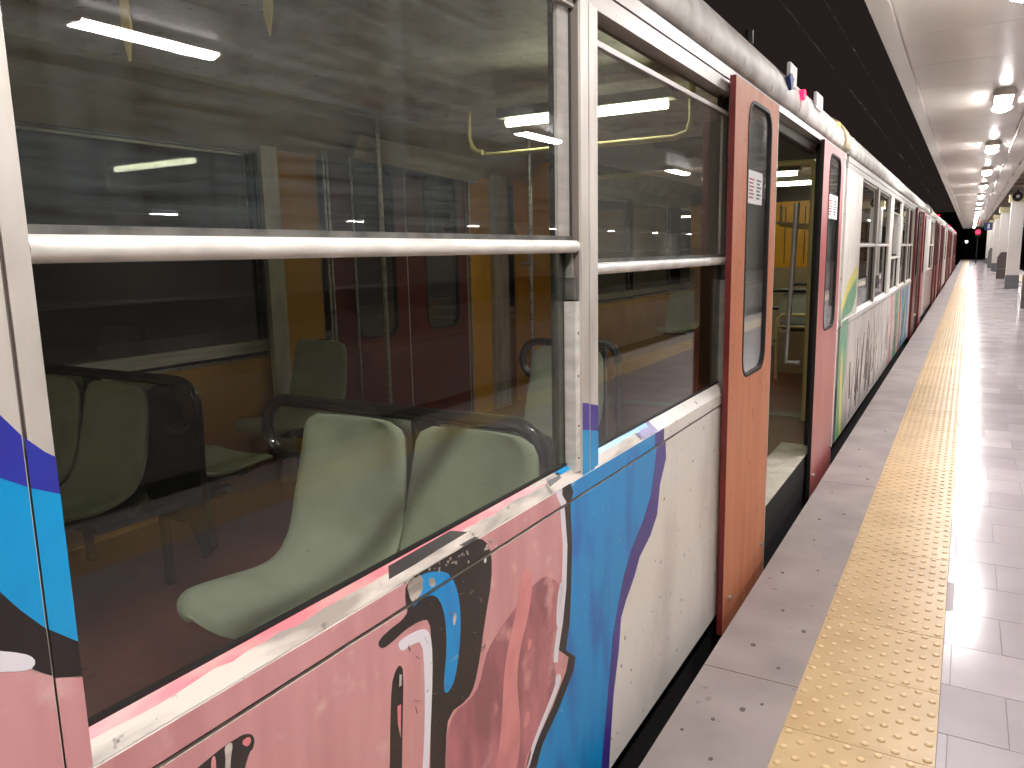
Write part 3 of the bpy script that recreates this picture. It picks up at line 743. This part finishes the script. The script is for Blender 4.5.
# closed maroon doors on the far side
for a, b in ((3.72, 4.475), (4.49, 5.25)): door_leaf(car, a, b, -3.50, -3.475, M['maroon'], M['rubber'], z0=.175, z1=2.1)
# near-side fittings on the roof edge over the doors
def marker(y0, y1, z0, z1, kind):
    if kind == 'box':
        s = MB(); s.box(-.845, -.825, y0, y1, z0, z1, M['sticker'])
        b = s.build('marker_box', parent=car, bevel=.006)
        b['label'] = 'white marker box on the roof edge'
        return b
bx_ = marker(4.20, 4.37, 2.31, 2.415, 'box')
s = MB(); s.plate([(-.838, 4.18, 2.300), (-.838, 4.15, 2.335), (-.838, 4.20, 2.355), (-.838, 4.25, 2.335), (-.838, 4.23, 2.300), (-.838, 4.19, 2.275)], (.022, 0, 0), M['sign_blue']); q = s.build('blue_emblem', parent=bx_)
marker(4.98, 5.20, 2.31, 2.40, 'box')
s = MB(); s.tube([(-.86, 4.55, 2.31), (-.815, 4.55, 2.31)], .028, M['red_glow'], 12); q = s.build('door_signal_lamp', parent=car); q['label'] = 'red glowing lamp on the roof edge'
s = MB(); s.tube([(-.86, 5.92, 2.33), (-.825, 5.92, 2.33)], .018, M['amber'], 10); q = s.build('door_signal_lamp', parent=car); q['label'] = 'amber glowing lamp on the roof edge'
s = MB(); s.tube([(-.95, 3.86, 2.44), (-.95, 3.86, 2.50)], .02, M['rubber'], 8); s.build('roof_vent', parent=car)
# vestibule screen, gangway portal, far yellow panels
s = MB(); s.box(-.905, -1.17, 3.90, 3.935, .17, 2.12, M['brown_int']); s.box(-.90, -.885, 3.2, 3.93, .17, 2.10, M['brown_int']); s.build('door_screen', parent=car)
s = MB()
s.box(XO + .05, -2.90, 6.30, 6.36, .17, 2.3, M['yellow_int']); s.box(-3.05, -3.0, 6.292, 6.30, .5, 2.0, M['rubber'])
s.box(-2.90, -1.02, 6.32, 6.36, 2.16, 2.4, M['brown_int']); s.box(-1.02, -.90, 6.32, 6.40, .17, 2.3, M['rubber'])
s.build('end_wall', parent=car)
s = MB(); s.tube([(-1.035, 6.28, .17), (-1.035, 6.28, 2.10), (-1.06, 6.28, 2.135), (-2.85, 6.28, 2.135), (-2.88, 6.28, 2.10), (-2.88, 6.28, .17)], .024, M['yellowpipe'], 10); s.build('gangway_frame', parent=car)
s = MB(); s.box(-3.50, -3.47, 5.28, 5.60, .18, 2.15, M['yellow_int']); s.build('vestibule_panel', parent=car)
s = MB(); s.box(-3.50, -3.44, 5.62, 5.85, .18, 2.15, M['alu_pale']); s.build('vestibule_post', parent=car)
s = MB(); s.box(-3.50, -3.47, 6.05, 6.30, .18, 2.15, M['yellow_int']); s.tube([(-3.43, 6.08, 1.42), (-3.43, 6.30, 1.42)], .012, M['alu'], 8); s.build('vestibule_panel', parent=car)
s = MB(); s.box(-3.50, -3.465, 3.18, 3.30, .18, 2.15, M['alu_pale']); s.build('wall_pillar', parent=car)
s = MB(); s.box(-3.50, -3.48, 3.31, 3.62, .18, 2.15, M['orange_int']); s.build('wall_panel', parent=car)
for yy in (3.655, 3.685, 3.90, 5.265):
    s = MB(); s.tube([(-3.45, yy, .18), (-3.45, yy, 2.15)], .008, M['alu'], 6); s.build('door_rail', parent=car)
# bellows between cars
def bellows(y, parent):
    s = MB(); n = 4
    for i in range(n):
        a = y + .032*i
        s.run([(-.93, .0), (-.90, .0), (-.90, 2.2), (-.99, 2.34), (-3.45, 2.34), (-3.54, 2.2), (-3.54, 0), (-3.50, 0), (-3.50, 2.15), (-3.4, 2.3), (-1.04, 2.3), (-.94, 2.15)], a, a + .02, M['rubber'])
    s.build('gangway_bellows', parent=parent)
bellows(C1E + .005, car)
s = MB(); s.run([(-.84,2.19),(-.815,2.22),(-.812,2.275),(-.828,2.335),(-.875,2.398),(-.985,2.465),(-1.3,2.545),(-2.2,2.62),(-2.2,2.5),(-1.3,2.44),(-1.0,2.40),(-.9,2.3)], 6.20, 6.42, M['beige_int'], True); s.build('end_fairing', parent=car)
s = MB(); s.box(-3.0, -1.0, 6.36, 6.55, .15, .172, M['alu_dull']); s.build('gangway_plate', parent=car)

# ---- train seats
def make_seat():
    """moulded shell: origin on the floor under the seat centre, sitter faces -Y"""
    r = empty('passenger_chair')
    prof = [(.075,.865),(.066,.79),(.050,.70),(.032,.62),(.012,.55),(-.02,.492),(-.075,.462),(-.15,.452),(-.24,.458),(-.33,.468),(-.385,.468),(-.415,.455),(-.43,.43)]
    # densify
    pts = []
    for i in range(len(prof)-1):
        p0 = prof[max(i-1,0)]; p1 = prof[i]; p2 = prof[i+1]; p3 = prof[min(i+2,len(prof)-1)]
        for k in range(3):
            t = k/3; f = lambda a,b,c_,d: .5*((2*b)+(-a+c_)*t+(2*a-5*b+4*c_-d)*t*t+(-a+3*b-3*c_+d)*t**3)
            pts.append((f(p0[0],p1[0],p2[0],p3[0]), f(p0[1],p1[1],p2[1],p3[1])))
    pts.append(prof[-1]); n = len(pts)
    L_ = [0]
    for i in range(1, n): L_.append(L_[-1] + math.hypot(pts[i][0]-pts[i-1][0], pts[i][1]-pts[i-1][1]))
    T = L_[-1]; vs_ = []; U = 15
    for i, (y, z) in enumerate(pts):
        d = L_[i]; e = T - d
        hw = .188 + .024*min(1, d/.25)
        ra, rb = .055, .11
        if d < ra: hw -= ra*(1 - math.sqrt(max(0, 1 - ((ra-d)/ra)**2)))*.95
        if e < rb: hw -= rb*(1 - math.sqrt(max(0, 1 - ((rb-e)/rb)**2)))*.8
        waist = math.exp(-((d - .47)/.09)**2); hw -= .018*waist
        for j in range(U):
            u = -1 + 2*j/(U-1); dish = (1 - u*u)
            oy, oz = 0, 0
            if z > .5: oy = .028*dish
            else: oz = -.020*dish
            lip = max(0, abs(u) - .86)/.14; 
            if z > .5: oy += .012*lip
            else: oz -= .012*lip
            vs_.append((hw*u, y + oy, z + oz))
    fs = [(i*U+j, i*U+j+1, (i+1)*U+j+1, (i+1)*U+j) for i in range(n-1) for j in range(U-1)]
    s = MB(); s.add(vs_, fs, M['seat'], True); o = s.build('seat_shell', parent=r)
    m_ = o.modifiers.new('thick', 'SOLIDIFY'); m_.thickness = .014; m_.offset = 0
    m_ = o.modifiers.new('bev', 'BEVEL'); m_.width = .004; m_.segments = 2; m_.limit_method = 'ANGLE'; m_.angle_limit = 1.0
    s = MB(); s.box(-.13, .13, -.32, .0, .385, .43, M['blackpipe']); s.build('seat_bracket', parent=r)
    return r
def make_frame(xl=-.55, xr=.37, loop=True):
    """black tubular stand that carries the seats; origin on the floor between them"""
    r = empty('tubular_stand'); zt = .885; R_ = .095; cx, cz = xl, zt - R_
    s = MB(); s.tube([(xl, 0, zt), (-.2, 0, zt), (xr - .06, 0, zt), (xr - .02, 0, zt - .02), (xr, 0, zt - .07), (xr, 0, .40)], .021, M['blackpipe'], 10); s.build('top_tube', parent=r)
    if loop:
        s = MB(); s.tube([(cx - R_*math.sin(a), 0, cz + R_*math.cos(a)) for a in [PI*i/12 for i in range(13)]] + [(cx + .10, 0, cz - R_)], .019, M['blackpipe'], 10); s.build('grab_handle', parent=r)
    s = MB(); s.box(-.04, .04, -.014, .014, .38, .87, M['blackpipe']); s.build('back_plate', parent=r)
    s = MB(); s.box(xl + .12, xr + .02, -.30, .30, .355, .382, M['blackpipe']); s.build('base_beam', parent=r)
    for x in ((-.30, .26) if loop else (0,)):
        s = MB(); s.tube([(x, -.06, 0.006), (x, -.06, .36)], .022, M['blackpipe'], 8); s.build('leg', parent=r)
    return r
seat0 = make_seat(); frame0 = make_frame()
used = [False, False]
def place_seat(x, y, rz, lab, grp='moulded seats in the cars'):
    if not used[0]: o = seat0; used[0] = True
    else: o = copy_tree(seat0)
    o.location = (x, y, FZ); o.rotation_euler = (0, 0, rz); tag(o, lab, 'seat', grp); return o
def place_frame(x, y, rz, lab):
    if not used[1]: o = frame0; used[1] = True
    else: o = copy_tree(frame0)
    o.location = (x, y, FZ); o.rotation_euler = (0, 0, rz); tag(o, lab, 'stand', 'tubular stands'); return o
FZ = .17
def add_shield(o):
    pts = [(150,392),(165,383),(190,384),(202,400),(204,430),(206,470),(218,545),(210,556),(196,522),(160,512),(150,480),(147,430)]
    P = [pix(a + (0 if b > 395 else 0), b, Y=1.90) for a, b in pts]
    L = [(-(q.x - o.location.x), 0.05, q.z - o.location.z) for q in P]
    s = MB(); s.plate([(a, b_ - .1, c_) for a, b_, c_ in L], (0, .03, 0), M['blackpipe']); s.build('side_shield', parent=o)
def bay(y, near, labs, flabel, back=True):
    """near: platform side pair; labs: front aisle, front window, back aisle, back window"""
    xa, xb, xf = (-1.54, -1.112, -1.31) if near else (-2.86, -3.30, -3.09)
    place_seat(xa, y - .03, 0, labs[0]); place_seat(xb, y - .03, 0, labs[1])
    if back: place_seat(xa, y + .23, PI, labs[2]); place_seat(xb, y + .23, PI, labs[3])
    f = place_frame(xf, y + .10, 0 if near else PI, flabel)
    if not near and back: add_shield(f)
bay(1.64, True, ['grey-green moulded seat with full pan in view, centre of the near window', 'grey-green seat back low beside the window frame, right of the fully seen seat',
                 'aisle seat turned away behind the central seat in the near window', 'window seat turned away behind the right-hand seat back in the near window'], 'black tube frame with round grab handle behind the two nearest seats')
place_seat(-1.71, 3.39, 0, 'seat back beside the small black loop handle, right side of near window')
o = make_frame(-.34, .10, True); o.location = (-1.55, 3.50, FZ); tag(o, 'black stand with a small loop handle seen at the right end of the near window', 'stand', 'tubular stands')
bay(1.75, False, ['dim olive seat back with dark frame at the left of the near window', 'dim olive seat back cut by the left edge of the near window', 'far-side aisle seat turned away behind the dark grab handle', 'far-side window seat turned away at the left of near window'],
    'black frame with round handle at the left of the near window')
place_seat(-3.20, 3.20, 0, 'single grey seat back across the car, between the beige pillar and maroon doors')
o = make_frame(-.20, .20, False); o.location = (-3.20, 3.31, FZ); tag(o, 'short black stand behind the single seat across the car', 'stand', 'tubular stands')
bay(-.5, True, ['aisle seat in the bay left of the picture', 'window seat in the bay left of the picture', 'aisle seat turned away in the bay left of the picture', 'window seat turned away in the bay left of the picture'], 'black frame in the bay left of the picture')

# interior poles of car one
def pole(path, lab, m='yellowpipe', r_=.016):
    s = MB(); s.tube(path, r_, M[m], 10); return tag(s.build('grab_pole'), lab, 'pole')
pole([(-2.40, 3.86, 2.055), (-1.30, 3.86, 2.055), (-1.235, 3.86, 2.075), (-1.215, 3.86, 2.13), (-1.215, 3.86, 2.36)], 'pale horizontal grab rail bending up to the ceiling behind the window post')
pole([(-2.54, 3.9, 2.31), (-2.54, 3.9, 2.16), (-2.52, 3.9, 2.11), (-2.49, 3.9, 2.085), (-2.45, 3.9, 2.08)], 'yellow hooked grab rail end seen through the dusty upper pane')
pole([(-3.20, 3.88, .17), (-3.20, 3.88, 2.36)], 'pale vertical pole by the far-side doors', 'alu')
pole([(-2.95, 5.36, .17), (-2.95, 5.36, 2.38)], 'vertical pole in front of the yellow panel', 'alu')
_a, _b = pix(785.5, 362, Y=5.75), pix(797, 206, Y=5.75)
pole([(_a.x + .10, 5.75, _a.z), (_a.x, 5.75, _a.z), tuple(_b), (_b.x, 5.75, _b.z + .02)], 'slanting pale pole just inside the open door', 'satin', .02)
for i, (a, b) in enumerate(((125, 1.0), (268, 1.35))):
    q = pix(a, 30, X=-1.15)
    r = empty('hanging_strap', (q.x, q.y, 0)); zz = pix(a, 62 if i == 0 else 36, Y=q.y).z
    s = MB(); s.plate([(-.007, 0, 2.40), (.007, 0, 2.40), (.008, 0, zz + .10), (.014, 0, zz + .05), (.002, 0, zz), (-.009, 0, zz + .04), (-.007, 0, zz + .10)], (0, .004, 0), M['yellowpipe']); s.build('strap', parent=r)
    s = MB(); s.box(-.012, .012, -.006, .010, 2.395, 2.415, M['alu_dull']); s.build('strap_clip', parent=r)
    tag(r, ['yellow hanging strap left of centre in the upper pane', 'shorter yellow hanging strap right of the other in the upper pane'][i], 'strap')

# ceiling advert board and cove on the far side
s = MB(); a = pix(355, 140, X=-3.3); s.plate([(-3.3, 3.72, 2.10), (-3.3, 3.80, 2.24), (-3.3, 5.15, 2.22), (-3.3, 5.25, 2.12), (-3.3, 5.1, 2.04)], (.03, 0, 0), M['beige_int'])
tag(s.build('cover_panel'), 'beige scuffed cover panel above the far-side maroon doors', 'panel')
s = MB(); s.run([(-3.54, 2.10), (-3.50, 2.10), (-3.28, 2.30), (-3.2, 2.34), (-3.22, 2.37), (-3.54, 2.2)], -2.9, 6.25, M['beige_int'])
tag(s.build('ceiling_cove'), 'long beige cove along the far top of the car interior', 'cove')

# car lamps
def make_carlamp():
    r = empty('car_lamp')
    s = MB(); s.box(-.50, .50, -.05, .05, 0, .05, M['ceil_int']); s.build('lamp_housing', parent=r)
    s = MB(); s.tube([(-.46, 0, -.022), (.46, 0, -.022)], .022, M['lamp_car'], 10); s.build('tube', parent=r)
    return r
cl0 = make_carlamp()
tag(cl0, 'glowing tube lamp across the car ceiling beside the window post', 'lamp', 'tube lamps inside the cars'); cl0.location = (-1.80, 3.86, 2.24)
for y, lab in ((-1.0, 'tube lamp in the car ceiling left of the picture'), (-2.6, 'rear tube lamp in the car ceiling left of the picture'), (8.05, 'nearer of two glowing tubes seen through the open door'), (9.3, 'farther of two glowing tubes seen through the open door')):
    o = copy_tree(cl0, loc=(-1.80 if y < 5 else -1.95, y, 2.24)); tag(o, lab, 'lamp', 'tube lamps inside the cars')

# ---- car two
def scribble(s, y0, y1):
    pass
M['pale2'] = mat('scribbled_pale_paint', (224,218,214), .36, rgb2=(150,142,138), scale=4, stretch=(1,7,.8), lo=.5, hi=.66, rgb3=(205,200,196), scale3=7)
M['green'] = mat('mint_spray_paint', (104,164,128), .36, rgb2=(120,180,140), scale=6)
M['yellowp'] = mat('yellow_spray_paint', (222,212,112), .36)
M['greyp'] = mat('silver_spray_paint', (182,174,176), .3)
def c2_panel(s):
    rnd = random.Random(3)
    def band(pts, m, ly): s.plate([(XP, y, z) for y, z in pts], (.0003*ly, 0, 0), m)
    band([(6.55,-.04),(6.95,-.04),(6.9,.3),(7.05,.6),(7.0,.868),(6.55,.868)], M['green'], 1)
    band([(6.75,-.04),(6.9,-.04),(6.80,.5),(6.72,.75),(6.68,.5)], M['yellowp'], 2)
    band([(6.95,-.04),(7.25,-.04),(7.1,.5),(7.15,.868),(7.02,.868),(7.0,.5)], M['greyp'], 2)
    for k in range(80):                      # loose dark strokes
        y = 7.2 + rnd.random()*7.2; z = rnd.uniform(-.02, .25); h = rnd.uniform(.2, .6); sl = rnd.uniform(-.12, .25); w_ = rnd.uniform(.015, .09)
        band([(y, z), (y + w_, z), (y + w_*.6 + sl, min(z + h, .86)), (y + sl, min(z + h, .86))], M['black'] if rnd.random() < .6 else M['greyp'], 1 + k % 3)
    for (a, b, m) in ((11.2, 11.5, 'pink_hot'), (11.9, 12.5, 'green'), (12.7, 13.0, 'leaf'), (13.1, 13.6, 'cyan'), (13.7, 14.0, 'green'), (14.1, 14.5, 'blue')):
        band([(a, -.04), (b, -.04), (b + .1, .4), (b - .05, .868), (a - .02, .868), (a + .1, .4)], M[m], 1)
def c2_belt(s):
    s.box(XB, XB + .0003, 6.6, 7.0, ZB1, ZL0 - .004, M['green'])
    s.box(XB, XB + .0004, 7.5, 11.0, ZB1 + .01, ZL0 - .004, M['sticker'])
def c2_ledge(s): pass
def c2_post(s, a, b):
    if a < 6.7:
        s.plate([(XP, 6.58, .98), (XP, 6.9, 1.12), (XP, 7.45, 1.25), (XP, 7.45, 1.35), (XP, 6.95, 1.24), (XP, 6.58, 1.08)], (.0006, 0, 0), M['yellowp'])
        s.plate([(XP, 6.58, .93), (XP, 7.2, .96), (XP, 7.45, 1.08), (XP, 7.45, 1.25), (XP, 6.9, 1.12), (XP, 6.58, .98)], (.0006, 0, 0), M['green'])
car2 = tag(empty('train_car', (0,0,0)), lab_car(1), 'train car', 'cars of the train')
w2 = [(7.56, 8.93), (9.04, 10.42), (10.86, 12.12), (12.36, 13.62), (13.80, 15.08)]
d2 = [(16.0, 17.4)]
car_shell(car2, 6.56, 20.35, w2, d2, M['pale2'], False, left_paint={'panel': c2_panel, 'belt': c2_belt, 'ledge': c2_ledge, 'post': c2_post})
for i, (a, b) in enumerate(w2):
    window_unit(car2, a, b, .16 if i == 2 else 0, False, M['glass_far'], M['glass_far']); window_unit(car2, a, b, 0, False, M['glass_far'], M['glass_far'], side=-1)
door_leaf(car2, 15.1, 15.9, -.838, -.80, M['maroon'], M['maroon']); door_leaf(car2, 17.4, 18.2, -.838, -.80, M['leaf_pink'], M['maroon'])
bellows(20.36, car2)
s = MB(); s.box(-1.05, -.93, 7.4, 7.9, .3, .35, M['alu_dull']); s.build('floor_bracket', parent=car2)
s = MB(); s.box(XO + .05, XO + .09, 16.0, 20.3, .18, 2.1, M['orange_int']); s.box(XO + .05, -1.0, 20.25, 20.3, .18, 2.3, M['orange_int'])
s.build('end_wall', parent=car2)
s = MB(); s.box(-3.45, -1.0, 11.0, 11.04, 1.25, 2.12, M['yellow_int']); s.box(-3.45, -1.0, 11.0, 11.04, .18, 1.25, M['beige_int']); s.box(-3.45, -1.0, 11.0, 11.04, 2.12, 2.35, M['brown_int'])
for k in range(9): s.box(-1.15 - .25*k, -1.16 - .25*k, 10.99, 11.0, 1.3, 2.05, M['brown_int'])
s.build('cross_wall', parent=car2)
for k, y in enumerate((8.9, 10.5, 12.6, 14.4)):
    ks = ['nearest the open door', 'second inside the second car', 'third inside the second car', 'fourth inside the second car'][k]
    place_seat(-1.55, y, PI, 'aisle seat, window side pair, ' + ks); place_seat(-1.108, y, PI, 'window seat of the pair ' + ks)
    place_seat(-2.86, y, 0, 'far-side aisle seat, ' + ks)
    place_frame(-1.31, y - .13, 0, 'black tube frame, ' + ks)
r = empty('seat_divider', (-1.3, 8.2, FZ))
s = MB(); s.tube([(-.35, 0, 0), (-.35, 0, .62), (-.30, 0, .67), (.30, 0, .67), (.35, 0, .62), (.35, 0, 0)], .018, M['yellowpipe'], 8); s.tube([(-.35, 0, .55), (.35, 0, .55)], .012, M['yellowpipe'], 8); s.build('rail', parent=r)
s = MB(); s.box(-.33, .33, -.008, .008, .08, .5, M['beige_int']); s.build('divider_panel', parent=r, bevel=.003)
tag(r, 'cream railed divider panel seen low through the open door', 'divider')
pole([(-1.55, 7.7, 1.9), (-1.55, 7.7, 1.72), (-1.2, 7.9, 1.66), (-1.15, 7.9, 1.85)], 'cream yellow bent grab rail high beyond the open door')
pole([(-1.62, 7.4, 2.3), (-1.62, 7.4, 1.75), (-1.25, 7.4, 1.70)], 'cream yellow rail hanging from the ceiling beyond the open door')
for k, y in enumerate((12.5, 16.5)):
    o = copy_tree(cl0, loc=(-1.80, y, 2.24)); tag(o, ['tube lamp in the middle of the second car', 'tube lamp at the far end of the second car'][k], 'lamp', 'tube lamps inside the cars')

# ---- farther cars
M['pale3'] = mat('dull_pinkish_paint', (176,156,148), .4, rgb2=(150,120,110), scale=2, stretch=(1,3,1))
def far_car(i, y0, y1, pm, wcol):
    c_ = tag(empty('train_car', (0,0,0)), lab_car(i), 'train car', 'cars of the train')
    n = 3; L_ = y1 - y0; dd = [(y0 + 4.3, y0 + 5.7), (y0 + 9.3, y0 + 10.7)]
    ww = [(y0 + .9, y0 + 2.2), (y0 + 2.3, y0 + 3.5), (y0 + 6.6, y0 + 7.8), (y0 + 7.9, y0 + 8.5), (y0 + 11.6, y0 + 12.9)]
    car_shell(c_, y0, y1, ww, dd, pm, False)
    for a, b in ww: window_unit(c_, a, b, 0, False, M['glass_far'], M['glass_far'])
    for a, b in dd: door_leaf(c_, a - .8, a, -.838, -.80, M['maroon'], M['maroon']); door_leaf(c_, b, b + .8, -.838, -.80, M['leaf_pink'], M['maroon'])
    s = MB(); s.run([(-.86,2.2),(-.80,2.25),(-.80,2.33),(-.9,2.45),(-1.4,2.6),(-2.2,2.66),(-3.0,2.6),(-3.58,2.33),(-3.58,2.2)], y0, y0 + .35, M['roof'], True); s.build('end_fairing', parent=c_)
    s = MB(); s.box(XO + .05, -.92, y1 - .08, y1 - .03, .18, 2.3, M['brown_int']); s.build('end_wall', parent=c_)
    bellows(y1 + .01, c_)
    q = MB(); q.tube([(-.86, y0 + 5, 2.33), (-.80, y0 + 5, 2.33)], .035, M['red_glow'], 8); q.build('door_signal_lamp', parent=c_)
    for k, yy in enumerate((y0 + 3, y0 + 8.5)):
        o = copy_tree(cl0, loc=(-1.80, yy, 2.24)); tag(o, 'tube lamp inside one of the distant cars', 'lamp', 'tube lamps inside the distant cars')
far_car(2, 20.52, 34.3, M['pale3'], None)
far_car(3, 34.46, 48.2, M['pale2'], None)
far_car(4, 48.36, 60.5, M['pale3'], None)
